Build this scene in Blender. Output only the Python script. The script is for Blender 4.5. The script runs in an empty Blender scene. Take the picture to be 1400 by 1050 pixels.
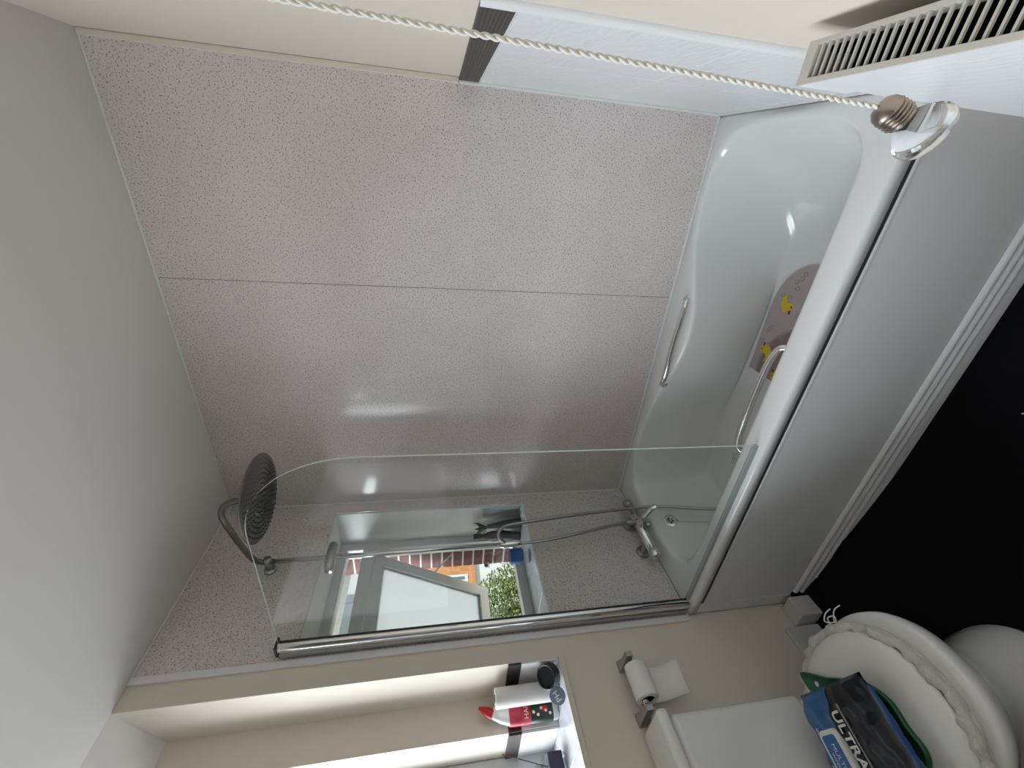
import bpy, bmesh, math, random
import numpy as np
from mathutils import Vector, Matrix

random.seed(7)
scene = bpy.context.scene
C = scene.collection

# ------------------------------------------------------------------ camera
cam_d = bpy.data.cameras.new('camera'); cam = bpy.data.objects.new('camera', cam_d); C.objects.link(cam)
cam_d.sensor_width = 36.0; cam_d.lens = 559.5 * 36.0 / 1400.0
cam_d.clip_start = 0.01; cam_d.clip_end = 200
_f = Vector((-0.46723641, 0.86585003, -0.17886829))      # the phone was held on its side:
_r = Vector((0.88023377, 0.47453501, -0.0022425))        # world up points to the left of the frame
_u = Vector((-0.0829376, 0.15849369, 0.98387047))
_m = Matrix((-_u, _r, -_f)).transposed().to_4x4(); _m.translation = (1.47945, -1.54043, 1.51186)
cam.matrix_world = _m
scene.camera = cam

# ------------------------------------------------------------------ world, sun, window light, exposure
scene.view_settings.view_transform = 'Standard'; scene.view_settings.look = 'None'
scene.view_settings.gamma = 1.0; scene.view_settings.use_curve_mapping = False
scene.view_settings.exposure = 0.0
w = bpy.data.worlds.new('sky'); scene.world = w; w.use_nodes = True
bg = w.node_tree.nodes['Background']; bg.inputs[0].default_value = (0.70, 0.83, 0.97, 1); bg.inputs[1].default_value = 1.0
sd = bpy.data.lights.new('sun', 'SUN'); sd.energy = 3.2; sd.angle = 0.02; sd.color = (1, .95, .86)
so = bpy.data.objects.new('sun', sd); C.objects.link(so)
so.rotation_euler = Vector((-0.75, -0.45, -0.8)).to_track_quat('-Z', 'Y').to_euler()
ad = bpy.data.lights.new('window_daylight', 'AREA'); ad.shape = 'RECTANGLE'; ad.size = 4.4; ad.size_y = 2.6
ad.energy = 545; ad.color = (0.90, 0.95, 1.0)
ao = bpy.data.objects.new('window_daylight', ad); C.objects.link(ao)
ao.location = (-2.6, -2.7, 2.65)           # open daylight outside the second window
ao.rotation_euler = Vector((1.0, 0.12, -0.30)).to_track_quat('-Z', 'Y').to_euler()

H = 2.437; RIM = 0.5586; L = 1.70

# ------------------------------------------------------------------ helpers
def link(o, parent=None, base=None):
    C.objects.link(o)
    if parent is not None:
        o.parent = parent
        o.matrix_parent_inverse = Matrix.Translation(-Vector(parent.location)) if parent.type == 'EMPTY' or parent.location.length > 0 else Matrix()
    return o
def mobj(name, verts, faces, mat, parent=None, smooth=False):
    me = bpy.data.meshes.new(name); me.from_pydata([tuple(v) for v in verts], [], faces); me.validate()
    bm = bmesh.new(); bm.from_mesh(me); bmesh.ops.recalc_face_normals(bm, faces=bm.faces); bm.to_mesh(me); bm.free()
    if smooth:
        for p in me.polygons: p.use_smooth = True
    me.materials.append(mat)
    return link(bpy.data.objects.new(name, me), parent)
def bmobj(name, bm, mat, parent=None, smooth=False):
    me = bpy.data.meshes.new(name); bm.to_mesh(me); bm.free()
    if smooth:
        for p in me.polygons: p.use_smooth = True
    me.materials.append(mat)
    return link(bpy.data.objects.new(name, me), parent)
def bm_box(bm, x0, x1, y0, y1, z0, z1):
    vs = [bm.verts.new((x, y, z)) for x in (x0, x1) for y in (y0, y1) for z in (z0, z1)]
    for f in ((0,1,3,2), (4,6,7,5), (0,4,5,1), (2,3,7,6), (0,2,6,4), (1,5,7,3)):
        bm.faces.new([vs[i] for i in f])
    return vs
def boxes(name, lst, mat, parent=None, bevel=0, seg=2):
    bm = bmesh.new()
    for b in lst: bm_box(bm, *b)
    bmesh.ops.recalc_face_normals(bm, faces=bm.faces)
    if bevel: bmesh.ops.bevel(bm, geom=bm.edges[:], offset=bevel, segments=seg, affect='EDGES', profile=.5)
    o = bmobj(name, bm, mat, parent, smooth=bevel > 0 and seg > 1)
    if bevel and seg > 1: flat_big(o)
    return o
def flat_big(o):
    m = o.modifiers.new('wn', 'WEIGHTED_NORMAL'); m.keep_sharp = False
def box(name, x0, x1, y0, y1, z0, z1, mat, parent=None, bevel=0, seg=2):
    return boxes(name, [(x0, x1, y0, y1, z0, z1)], mat, parent, bevel, seg)
def frame_of(t):
    t = Vector(t).normalized(); a = Vector((0, 0, 1)) if abs(t.z) < .9 else Vector((1, 0, 0))
    n = t.cross(a).normalized(); return t, n, t.cross(n).normalized()
def smooth_path(pts, k=8):
    P = [Vector(p) for p in pts]; out = []
    for i in range(len(P)-1):
        p0 = P[max(i-1, 0)]; p1 = P[i]; p2 = P[i+1]; p3 = P[min(i+2, len(P)-1)]
        for j in range(k):
            t = j/k
            out.append(.5*((2*p1) + (p2-p0)*t + (2*p0-5*p1+4*p2-p3)*t*t + (3*p1-p0-3*p2+p3)*t**3))
    out.append(P[-1]); return out
def tube_data(pts, r, n=12, closed=False):
    P = [Vector(p) for p in pts]; m = len(P); rs = r if isinstance(r, (list, tuple)) else [r]*m
    V = []; F = []; nn = None
    for i in range(m):
        if closed: t = P[(i+1) % m]-P[i-1]
        else: t = P[min(i+1, m-1)]-P[max(i-1, 0)]
        t.normalize()
        if nn is None: _, nn, _b = frame_of(t)
        nn = (nn - t*nn.dot(t)).normalized(); b = t.cross(nn)
        for k in range(n):
            a = 2*math.pi*k/n; V.append(P[i] + (nn*math.cos(a) + b*math.sin(a))*rs[i])
    for i in range(m if closed else m-1):
        j = (i+1) % m
        for k in range(n):
            F.append((i*n+k, i*n+(k+1) % n, j*n+(k+1) % n, j*n+k))
    if not closed:
        F.append(tuple(range(n-1, -1, -1))); F.append(tuple((m-1)*n+k for k in range(n)))
    return V, F
def tube(name, pts, r, mat, parent=None, n=12, closed=False):
    V, F = tube_data(pts, r, n, closed); return mobj(name, V, F, mat, parent, True)
def multi(name, parts, mat, parent=None, smooth=True):
    V = []; F = []
    for v, f in parts:
        o = len(V); V += list(v); F += [tuple(i+o for i in q) for q in f]
    return mobj(name, V, F, mat, parent, smooth)
def lathe_data(prof, loc, axis=(0, 0, 1), n=24):
    t, a, b = frame_of(axis); loc = Vector(loc); V = []; F = []
    for (r, z) in prof:
        for k in range(n):
            q = 2*math.pi*k/n; V.append(loc + t*z + (a*math.cos(q)+b*math.sin(q))*max(r, 1e-5))
    for i in range(len(prof)-1):
        for k in range(n):
            F.append((i*n+k, i*n+(k+1) % n, (i+1)*n+(k+1) % n, (i+1)*n+k))
    F.append(tuple(range(n-1, -1, -1))); F.append(tuple((len(prof)-1)*n+k for k in range(n)))
    return V, F
def lathe(name, prof, loc, mat, parent=None, axis=(0, 0, 1), n=24, smooth=True):
    V, F = lathe_data(prof, loc, axis, n); o = mobj(name, V, F, mat, parent, smooth)
    if smooth: autosmooth(o)
    return o
def autosmooth(o, ang=40):
    me = o.data
    bm = bmesh.new(); bm.from_mesh(me)
    for e in bm.edges:
        if len(e.link_faces) == 2 and e.calc_face_angle(0) > math.radians(ang): e.smooth = False
    bm.to_mesh(me); bm.free()
def loft(name, rings, mat, parent=None, smooth=True, cap0=True, cap1=True):
    n = len(rings[0]); V = [p for r in rings for p in r]; F = []
    for i in range(len(rings)-1):
        for k in range(n): F.append((i*n+k, i*n+(k+1) % n, (i+1)*n+(k+1) % n, (i+1)*n+k))
    if cap0: F.append(tuple(range(n-1, -1, -1)))
    if cap1: F.append(tuple((len(rings)-1)*n+k for k in range(n)))
    return mobj(name, V, F, mat, parent, smooth)
def ering(cx, cy, a, b, z, n=48, p=2.2):
    out = []
    for k in range(n):
        q = 2*math.pi*k/n; c, s = math.cos(q), math.sin(q)
        out.append((cx + a*math.copysign(abs(c)**(2/p), c), cy + b*math.copysign(abs(s)**(2/p), s), z))
    return out
def thing(name, label, cat, loc=(0, 0, 0), group=None):
    o = bpy.data.objects.new(name, None); o.empty_display_size = .05; o.location = loc; C.objects.link(o)
    return tag(o, label, cat, group)
def tag(o, label, cat, group=None):
    o['label'] = label; o['category'] = cat
    if group: o['group'] = group
    return o
def struct(o, label=None):
    o['kind'] = 'structure'
    if label: o['label'] = label
    return o
def rep(src, dx, parent):       # a shared-mesh copy of a piece, shifted
    o = src.copy(); C.objects.link(o); o.parent = parent; o.matrix_parent_inverse = src.matrix_parent_inverse.copy()
    o.location = Vector(src.location) + Vector(dx); return o
def text(name, body, size, origin, right, up, mat, parent=None, extrude=.0003, align='CENTER', bold=0.0):
    cu = bpy.data.curves.new(name, 'FONT'); cu.body = body; cu.size = size; cu.extrude = extrude; cu.offset = bold
    cu.align_x = align; cu.align_y = 'CENTER'; cu.resolution_u = 3
    t = bpy.data.objects.new(name, cu); C.objects.link(t)
    me = bpy.data.meshes.new_from_object(t.evaluated_get(bpy.context.evaluated_depsgraph_get()))
    bpy.data.objects.remove(t); me.name = name
    r = Vector(right).normalized(); u = Vector(up); u = (u - r*u.dot(r)).normalized(); z = r.cross(u)
    M = Matrix((r, u, z)).transposed().to_4x4(); M.translation = origin
    me.transform(M); me.materials.clear(); me.materials.append(mat)
    return link(bpy.data.objects.new(name, me), parent)

# ------------------------------------------------------------------ materials
def mat(name, col, rough=.5, metal=0, spec=.5, bump=None, var=None, coat=0, trans=0, emit=None, sheen=0):
    m = bpy.data.materials.new(name); m.use_nodes = True; nt = m.node_tree; b = nt.nodes['Principled BSDF']
    b.inputs['Base Color'].default_value = (*col, 1); b.inputs['Roughness'].default_value = rough
    b.inputs['Metallic'].default_value = metal; b.inputs['Specular IOR Level'].default_value = spec
    b.inputs['Coat Weight'].default_value = coat; b.inputs['Coat Roughness'].default_value = .08
    b.inputs['Sheen Weight'].default_value = sheen
    if trans: b.inputs['Transmission Weight'].default_value = trans
    if bump or var:
        tc = nt.nodes.new('ShaderNodeTexCoord')
    if bump:
        sc, st, stretch = bump
        mp = nt.nodes.new('ShaderNodeMapping'); mp.inputs['Scale'].default_value = stretch
        nt.links.new(tc.outputs['Object'], mp.inputs[0])
        nz = nt.nodes.new('ShaderNodeTexNoise'); nz.inputs['Scale'].default_value = sc; nz.inputs['Detail'].default_value = 3
        nt.links.new(mp.outputs[0], nz.inputs[0])
        bp = nt.nodes.new('ShaderNodeBump'); bp.inputs['Strength'].default_value = st; bp.inputs['Distance'].default_value = .004
        nt.links.new(nz.outputs[0], bp.inputs['Height']); nt.links.new(bp.outputs[0], b.inputs['Normal'])
    if var:
        sc, col2, lo, hi = var
        nz = nt.nodes.new('ShaderNodeTexNoise'); nz.inputs['Scale'].default_value = sc; nz.inputs['Detail'].default_value = 4
        nt.links.new(tc.outputs['Object'], nz.inputs[0])
        rp = nt.nodes.new('ShaderNodeValToRGB'); rp.color_ramp.elements[0].position = lo; rp.color_ramp.elements[1].position = hi
        rp.color_ramp.elements[0].color = (*col, 1); rp.color_ramp.elements[1].color = (*col2, 1)
        nt.links.new(nz.outputs[0], rp.inputs[0]); nt.links.new(rp.outputs[0], b.inputs['Base Color'])
    return m
def glass_sheet(name, tint=(.93, .97, .95), rough=0.0, f0=.03, k=.96, p=5):
    m = bpy.data.materials.new(name); m.use_nodes = True; nt = m.node_tree; nt.nodes.clear()
    out = nt.nodes.new('ShaderNodeOutputMaterial'); mx = nt.nodes.new('ShaderNodeMixShader')
    tr = nt.nodes.new('ShaderNodeBsdfTransparent'); tr.inputs[0].default_value = (*tint, 1)
    gl = nt.nodes.new('ShaderNodeBsdfGlossy'); gl.inputs['Roughness'].default_value = rough
    lw = nt.nodes.new('ShaderNodeLayerWeight'); pw = nt.nodes.new('ShaderNodeMath'); pw.operation = 'POWER'; pw.inputs[1].default_value = p
    ma = nt.nodes.new('ShaderNodeMath'); ma.operation = 'MULTIPLY_ADD'; ma.inputs[1].default_value = k; ma.inputs[2].default_value = f0
    nt.links.new(lw.outputs['Facing'], pw.inputs[0]); nt.links.new(pw.outputs[0], ma.inputs[0])
    nt.links.new(ma.outputs[0], mx.inputs[0]); nt.links.new(tr.outputs[0], mx.inputs[1]); nt.links.new(gl.outputs[0], mx.inputs[2])
    nt.links.new(mx.outputs[0], out.inputs[0]); return m
def translucent(name, col, mixv=.6, rough=.4):
    m = bpy.data.materials.new(name); m.use_nodes = True; nt = m.node_tree; nt.nodes.clear()
    out = nt.nodes.new('ShaderNodeOutputMaterial'); mx = nt.nodes.new('ShaderNodeMixShader'); mx.inputs[0].default_value = mixv
    d = nt.nodes.new('ShaderNodeBsdfDiffuse'); d.inputs[0].default_value = (*col, 1)
    t = nt.nodes.new('ShaderNodeBsdfTranslucent'); t.inputs[0].default_value = (*col, 1)
    nt.links.new(d.outputs[0], mx.inputs[1]); nt.links.new(t.outputs[0], mx.inputs[2]); nt.links.new(mx.outputs[0], out.inputs[0]); return m

M = {}
M['cream'] = mat('cream_paint', (.74, .66, .57), .75, bump=(90, .08, (1, 1, 1)))
M['ceil'] = mat('ceiling_paint', (.79, .755, .725), .85, bump=(120, .06, (1, 1, 1)))
M['white'] = mat('white_plastic', (.80, .80, .79), .3)
M['gloss'] = mat('gloss_white_trim', (.78, .78, .78), .18)
M['upvc'] = mat('window_plastic', (.55, .55, .55), .35)
M['lining'] = mat('white_reveal_lining', (.66, .65, .64), .55)
M['skirt'] = mat('skirting_paint', (.62, .61, .58), .4)
M['tile'] = mat('white_wall_tile', (.80, .81, .83), .22, bump=(26, .35, (1, 1.0, 4.5)))
M['grout'] = mat('grout', (.72, .72, .72), .8)
M['sill'] = mat('streaked_sill_tile', (.70, .74, .82), .2, bump=(30, .3, (4, 1, 1)), var=(28, (.86, .88, .92), .38, .62))
M['mosaic'] = mat('dark_mosaic', (.035, .029, .025), .4)
M['mosaic_edge'] = mat('mosaic_grout', (.45, .42, .38), .6)
M['chrome'] = mat('chrome', (.78, .78, .78), .09, 1)
M['chrome_d'] = mat('brushed_chrome', (.42, .41, .40), .28, 1)
M['seal_and_shade'] = mat('dark_seal_and_gap_shade', (.03, .03, .03), .5)
M['bath'] = mat('white_acrylic', (.78, .785, .78), .12, coat=.3)
M['panelw'] = mat('bath_panel_plastic', (.74, .74, .745), .38)
M['carpet'] = mat('black_carpet', (.006, .006, .0075), .95, spec=.1, bump=(900, .5, (1, 1, 1)))
M['glass'] = glass_sheet('clear_glass', (.93, .955, .945), f0=.0015, k=.5, p=7)     # reflects less than ordinary glass, to keep window reflections faint
M['edge'] = mat('polished_glass_edge', (.62, .72, .69), .1, spec=.8)
M['pane'] = glass_sheet('window_glass', (.97, .98, .98))
M['frost'] = translucent('frosted_glass', (.54, .54, .53), .80)
M['etch'] = mat('grey_etching', (.12, .12, .12), .6)
M['headm'] = mat('dark_chrome', (.20, .195, .19), .3, 1)
M['nozzle'] = mat('dark_nozzle_rubber', (.05, .05, .05), .5)
M['ceramic'] = mat('toilet_ceramic', (.80, .79, .765), .1, coat=.3)
M['seat'] = mat('toilet_lid_plastic', (.80, .785, .75), .22)
M['fabric'] = mat('cream_towelling', (.62, .58, .52), .9, bump=(140, .9, (1, 1, 1)), sheen=.4)
M['cord'] = mat('white_cord', (.80, .77, .70), .8)
M['paper'] = mat('white_paper', (.82, .80, .77), .9, bump=(160, .35, (1, 1, 1)))
M['card'] = mat('brown_card', (.12, .085, .06), .9)
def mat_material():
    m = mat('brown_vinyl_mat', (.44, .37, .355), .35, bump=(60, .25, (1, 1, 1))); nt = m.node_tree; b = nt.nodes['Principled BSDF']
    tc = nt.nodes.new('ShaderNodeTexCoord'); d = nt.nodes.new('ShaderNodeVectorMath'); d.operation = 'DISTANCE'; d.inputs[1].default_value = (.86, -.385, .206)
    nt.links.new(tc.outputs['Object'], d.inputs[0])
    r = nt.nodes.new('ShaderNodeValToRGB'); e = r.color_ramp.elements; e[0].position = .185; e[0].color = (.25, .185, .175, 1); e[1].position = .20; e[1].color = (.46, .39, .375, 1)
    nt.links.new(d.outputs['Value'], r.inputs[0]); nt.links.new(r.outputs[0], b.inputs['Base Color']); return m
M['mat'] = mat_material()          # the vinyl is darker inside one round patch
M['matring'] = mat('mat_relief', (.33, .28, .27), .4)
M['duck'] = mat('yellow_print', (.74, .50, .02), .5)
M['beak'] = mat('dark_red_print', (.16, .01, .005), .5)
M['red'] = mat('red_plastic', (.55, .015, .012), .35)
M['pinklab'] = mat('crimson_label', (.52, .03, .07), .35, var=(22, (.70, .16, .22), .45, .7))
M['darkgreen'] = mat('dark_label', (.03, .045, .035), .4)
M['whitep'] = mat('white_print', (.82, .82, .80), .5)
M['charcoal'] = mat('charcoal_glaze', (.022, .023, .027), .45)
M['black'] = mat('black_inside', (.004, .004, .005), .9)
M['greyblue'] = mat('grey_blue_lid', (.16, .20, .26), .5)
M['purple'] = mat('dark_purple_label', (.035, .03, .07), .5)
M['green'] = mat('green_plastic', (.012, .105, .045), .35)
M['packblue'] = mat('label_blue', (.035, .15, .42), .35)
M['packblack'] = mat('label_black', (.008, .009, .014), .3)
M['beige'] = mat('beige_grille_plastic', (.60, .57, .52), .4)
M['heater'] = mat('heater_white_enamel', (.80, .81, .83), .3, bump=(22, .22, (1, 1.0, 5)))
M['dark'] = mat('dark_void', (.006, .006, .006), .9)
M['brick'] = mat('red_brick', (.17, .055, .045), .85, bump=(80, .6, (1, 1, 1)), var=(14, (.10, .032, .03), .4, .65))
M['mortar'] = mat('pale_mortar', (.58, .50, .44), .9)
M['orange'] = mat('terracotta_brick', (.60, .25, .095), .9, var=(9, (.72, .36, .17), .4, .7))
M['render'] = mat('pale_render', (.66, .64, .66), .9)
M['roof'] = mat('roof_tile', (.20, .17, .16), .9)
M['grass'] = mat('grass_ground', (.20, .24, .07), .95, var=(3, (.34, .33, .14), .4, .7))
M['bark'] = mat('bark', (.14, .10, .06), .9)
M['leaf'] = mat('yellow_green_leaf', (.36, .38, .09), .7)
M['leafd'] = mat('deep_green_leaf', (.10, .17, .06), .7)
M['plant'] = mat('potted_leaf', (.06, .12, .04), .6)
M['vase'] = mat('smoky_vase', (.06, .06, .065), .3)
M['amber'] = mat('brown_bottle', (.08, .055, .05), .2)
M['clear'] = glass_sheet('clear_plastic', (.82, .85, .86), .02)
M['bluelab'] = mat('blue_label', (.02, .10, .32), .4)
M['metalcap'] = mat('screw_cap_metal', (.42, .37, .33), .28, 1)
_g = bpy.data.materials.new('crystal'); _g.use_nodes = True; _gn = _g.node_tree; _gn.nodes.clear()
_o = _gn.nodes.new('ShaderNodeOutputMaterial'); _b = _gn.nodes.new('ShaderNodeBsdfGlass'); _b.inputs['IOR'].default_value = 1.5; _b.inputs['Roughness'].default_value = .06
_gn.links.new(_b.outputs[0], _o.inputs[0]); M['crystal'] = _g

def panel_material():          # glossy laminate: warm grey with dense dark flecks
    m = bpy.data.materials.new('speckled_laminate'); m.use_nodes = True; nt = m.node_tree; b = nt.nodes['Principled BSDF']
    b.inputs['Roughness'].default_value = .13; b.inputs['Specular IOR Level'].default_value = .5
    tc = nt.nodes.new('ShaderNodeTexCoord')
    def noise(scale, detail, rough=.6):
        n = nt.nodes.new('ShaderNodeTexNoise'); n.inputs['Scale'].default_value = scale; n.inputs['Detail'].default_value = detail
        n.inputs['Roughness'].default_value = rough; nt.links.new(tc.outputs['Object'], n.inputs[0]); return n
    def ramp(src, lo, hi, c0, c1):
        r = nt.nodes.new('ShaderNodeValToRGB'); e = r.color_ramp.elements
        e[0].position = lo; e[1].position = hi; e[0].color = (*c0, 1); e[1].color = (*c1, 1); nt.links.new(src, r.inputs[0]); return r
    base = ramp(noise(2.5, 3).outputs[0], .35, .65, (.68, .595, .58), (.74, .655, .64))
    n1 = noise(210, 2); sp = ramp(n1.outputs[0], .565, .635, (0, 0, 0), (1, 1, 1))
    n2 = noise(120, 2); sp2 = ramp(n2.outputs[0], .62, .68, (0, 0, 0), (1, 1, 1))
    mx = nt.nodes.new('ShaderNodeMixRGB'); nt.links.new(sp.outputs[0], mx.inputs[0]); nt.links.new(base.outputs[0], mx.inputs[1]); mx.inputs[2].default_value = (.27, .235, .235, 1)
    mx2 = nt.nodes.new('ShaderNodeMixRGB'); nt.links.new(sp2.outputs[0], mx2.inputs[0]); nt.links.new(mx.outputs[0], mx2.inputs[1]); mx2.inputs[2].default_value = (.74, .70, .69, 1)
    nt.links.new(mx2.outputs[0], b.inputs['Base Color']); return m
M['panel'] = panel_material()
M['joint'] = mat('panel_joint', (.26, .24, .235), .6)

def pack_material(e1, e2, o):
    m = bpy.data.materials.new('wipes_pack_film'); m.use_nodes = True; nt = m.node_tree; b = nt.nodes['Principled BSDF']
    b.inputs['Roughness'].default_value = .22
    tc = nt.nodes.new('ShaderNodeTexCoord')
    sub = nt.nodes.new('ShaderNodeVectorMath'); sub.operation = 'SUBTRACT'; sub.inputs[1].default_value = o; nt.links.new(tc.outputs['Object'], sub.inputs[0])
    d = nt.nodes.new('ShaderNodeVectorMath'); d.operation = 'DOT_PRODUCT'; d.inputs[1].default_value = e1; nt.links.new(sub.outputs[0], d.inputs[0])
    r = nt.nodes.new('ShaderNodeValToRGB'); r.color_ramp.interpolation = 'CONSTANT'
    mr = nt.nodes.new('ShaderNodeMapRange'); mr.inputs[1].default_value = -.15; mr.inputs[2].default_value = .15; nt.links.new(d.outputs['Value'], mr.inputs[0])
    e = r.color_ramp.elements; e[0].position = 0; e[0].color = (.028, .14, .36, 1); e[1].position = .46; e[1].color = (.007, .009, .016, 1)
    e2_ = e.new(.915); e2_.color = (.02, .08, .24, 1)
    nt.links.new(mr.outputs[0], r.inputs[0]); nt.links.new(r.outputs[0], b.inputs['Base Color']); return m

# ================================================================== STRUCTURE
# floor: black carpet that curls up against the plinth and skirting near the window wall
def sstep(a, b, x):
    t = max(0, min(1, (x-a)/(b-a))); return t*t*(3-2*t)
V = []; F = []; nx, ny = 40, 50
for i in range(nx+1):
    for j in range(ny+1):
        x = -.0 + 1.706*i/nx; y = -2.3 + 1.66*j/ny
        z = .062*(1-sstep(.05, .75, x))*sstep(-1.02, -.80, y)
        V.append((x, y, z))
for i in range(nx):
    for j in range(ny): a = i*(ny+1)+j; F.append((a, a+ny+1, a+ny+2, a+1))
floor = struct(mobj('floor', V, F, M['carpet'], smooth=True), 'black carpet curling up at the skirting')
box('floor_slab', -.3, 1.8, -2.4, .1, -.1, -.002, M['carpet'], floor)
fl = mobj('lint_fleck', *tube_data([(1.02, -.86, .003), (1.028, -.868, .006), (1.034, -.862, .003)], .0022, 5), M['whitep'], floor)
rep(fl, (-.06, -.07, 0), floor); rep(fl, (.10, .03, 0), floor)

# ceiling, with the sloping bit over the window ledge
bm = bmesh.new(); bm_box(bm, 0, 1.8, -2.4, .1, H, H+.12)
for q in ([(0, -.79, H), (0, -2.4, H), (-.2, -2.4, 2.352), (-.2, -.79, 2.352)],):
    vs = [bm.verts.new(p) for p in q] + [bm.verts.new((p[0], p[1], H+.12)) for p in q]
    for f in ((0,1,2,3), (4,7,6,5), (0,4,5,1), (1,5,6,2), (2,6,7,3), (3,7,4,0)): bm.faces.new([vs[i] for i in f])
bmesh.ops.recalc_face_normals(bm, faces=bm.faces)
ceiling = struct(bmobj('ceiling', bm, M['ceil']), 'plain white painted ceiling')

wall_back = struct(box('wall_back', -.5, 1.8, .008, .12, -.1, H+.1, M['cream']), 'long wall behind the bath')
box('wall_panel', .0, 1.0545, .0, .0075, RIM+.004, H-.001, M['panel'], wall_back)
box('wall_panel', 1.0565, 1.692, .0, .0075, RIM+.004, H-.001, M['panel'], wall_back)
box('panel_joint', 1.0545, 1.0565, .003, .0078, RIM+.004, H-.001, M['joint'], wall_back)

wall_right = struct(box('wall_right', 1.706, 1.82, -2.4, .1, -.1, H+.1, M['cream']), 'cream wall with white tiles at the bath end')
ty = [(-.3525*i - .0015, -.3525*(i+1)) for i in range(2)]
zs = [1.384, .972, .545]
for (y1, y0) in ty:
    for k in range(2):
        z1, z0 = zs[k], zs[k+1]+.0012
        box('tile', 1.698, 1.7055, y0, y1, z0, z1, M['tile'], wall_right, bevel=.0012, seg=1)
box('tile_grout', 1.6992, 1.7058, -.705, -.001, .545, 1.386, M['grout'], wall_right)
bm = bmesh.new(); V = []
for z in (.56, 1.446):
    for a in range(7):
        q = a*math.pi/12; V.append((1.706-.012*math.cos(q), -.7055-.012*math.sin(q), z))
    V.append((1.706, -.7055, z))
n = 8; F = [tuple(range(n-1, -1, -1)), tuple(range(n, 2*n))] + [(k, (k+1) % n, n+(k+1) % n, n+k) for k in range(n)]
mobj('bullnose_trim', V, F, M['gloss'], wall_right)
bm = bmesh.new(); bm_box(bm, 1.700, 1.7058, -.704, -.001, 1.3865, 1.4455)
for k in range(8): bm_box(bm, 1.6975, 1.7005, -.704, -.0015, 1.3875+k*.0073, 1.3875+k*.0073+.0068)
bmobj('mosaic_border', bm, M['mosaic'], wall_right)

# window wall: built out to X=0 beside the bath, with a tiled ledge at Z=1.104 further along
W1 = (-.66, -.06, 1.104, 1.977)        # y0, y1, z0, z1 of the opening by the bath
W2Y1, W2Y0, W2Z1 = -.904, -2.22, 2.30  # second window
bm = bmesh.new()
for b in [(-.42, 0, -.06, .06, 0, H+.1), (-.42, 0, -.79, -.66, 0, H+.1), (-.42, 0, -.66, -.06, 0, 1.096), (-.42, 0, -.66, -.06, 1.977, H+.1),
          (-.42, 0, -2.4, -.79, 0, 1.096), (-.42, -.2, W2Y1, -.79, 1.096, H+.1), (-.42, -.2, -2.4, W2Y0, 1.096, H+.1),
          (-.42, -.2, W2Y0, W2Y1, W2Z1, H+.1)]:
    bm_box(bm, *b)
bmesh.ops.recalc_face_normals(bm, faces=bm.faces)
wall_left = struct(bmobj('wall_left', bm, M['cream']), 'cream window wall with a tiled ledge')
bm = bmesh.new()
for b in [(.0005, .006, -.70, -.001, RIM+.004, 1.10), (.0005, .006, -.70, -.001, 1.977, H-.001), (.0005, .006, -.06, -.001, 1.10, 1.977), (.0005, .006, -.70, -.66, 1.10, 1.977)]:
    bm_box(bm, *b)
bmobj('wall_panel', bm, M['panel'], wall_left)
# sill tiles under both windows, bedded in the ledge
for (y1, y0) in ((-.0605, -.30), (-.302, -.54), (-.542, -.659)):
    box('sill_tile', -.262, .008, y0, y1, 1.0965, 1.104, M['sill'], wall_left, bevel=.001, seg=1)
for (y1, y0) in ((-.7905, -1.03), (-1.032, -1.27), (-1.272, -1.51), (-1.512, -1.75), (-1.752, -1.99), (-1.992, -2.23)):
    box('sill_tile', -.2, .004, y0, y1, 1.0965, 1.104, M['sill'], wall_left, bevel=.001, seg=1)
for (y1, y0) in ((-.905, -1.14), (-1.142, -1.38), (-1.382, -1.62), (-1.622, -1.86), (-1.862, -2.1), (-2.102, -2.219)):
    box('sill_tile', -.42, -.2015, y0, y1, 1.0965, 1.104, M['sill'], wall_left, bevel=.001, seg=1)
box('sill_bead', .003, .010, -2.2, -.788, 1.088, 1.106, M['cream'], wall_left, bevel=.002)
# tiles and mosaic round the ledge
box('ledge_tile', -.1995, 0, -.796, -.790, 1.105, 1.234, M['tile'], wall_left, bevel=.001, seg=1)
box('ledge_tile', -.2, -.194, -.903, -.797, 1.105, 1.234, M['tile'], wall_left, bevel=.001, seg=1)
box('ledge_tile', -.42, -.2005, -.911, -.904, 1.105, 1.234, M['tile'], wall_left, bevel=.001, seg=1)
def mosaic(x0, x1, y0, y1, ax):
    bm = bmesh.new()
    if ax == 'y':
        bm_box(bm, x0, x1, y1-.004, y1, 1.235, 1.279)
        for k in range(8): bm_box(bm, x0, x1, y0, y1-.0038, 1.2355+k*.0055, 1.2355+k*.0055+.0043)
    else:
        bm_box(bm, x0, x0+.004, y0, y1, 1.235, 1.279)
        for k in range(8): bm_box(bm, x0+.0038, x1, y0, y1, 1.2355+k*.0055, 1.2355+k*.0055+.0043)
    return bmobj('mosaic_border', bm, M['mosaic'], wall_left)
mosaic(-.1995, .0, -.7975, -.790, 'y'); mosaic(-.2, -.1925, -.903, -.798, 'x'); mosaic(-.42, -.2005, -.9125, -.904, 'y')
# brick lining of the outer reveal, seen through the bath window
bz = 1.06
proto_a = box('brick', -.4235, -.312, -.0635, -.0595, 0, .046, M['brick'], wall_left, bevel=.0015, seg=1)
proto_b = box('brick', -.302, -.268, -.0635, -.0595, 0, .046, M['brick'], wall_left, bevel=.0015, seg=1)
for k in range(17):
    z = 1.06+k*.0545
    if k: rep(proto_a, (0, 0, z), wall_left); rep(proto_b, (0, 0, z), wall_left)
proto_a.location.z = 1.06; proto_b.location.z = 1.06
box('mortar', -.4215, -.266, -.0615, -.0592, 1.04, 1.98, M['mortar'], wall_left)

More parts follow.
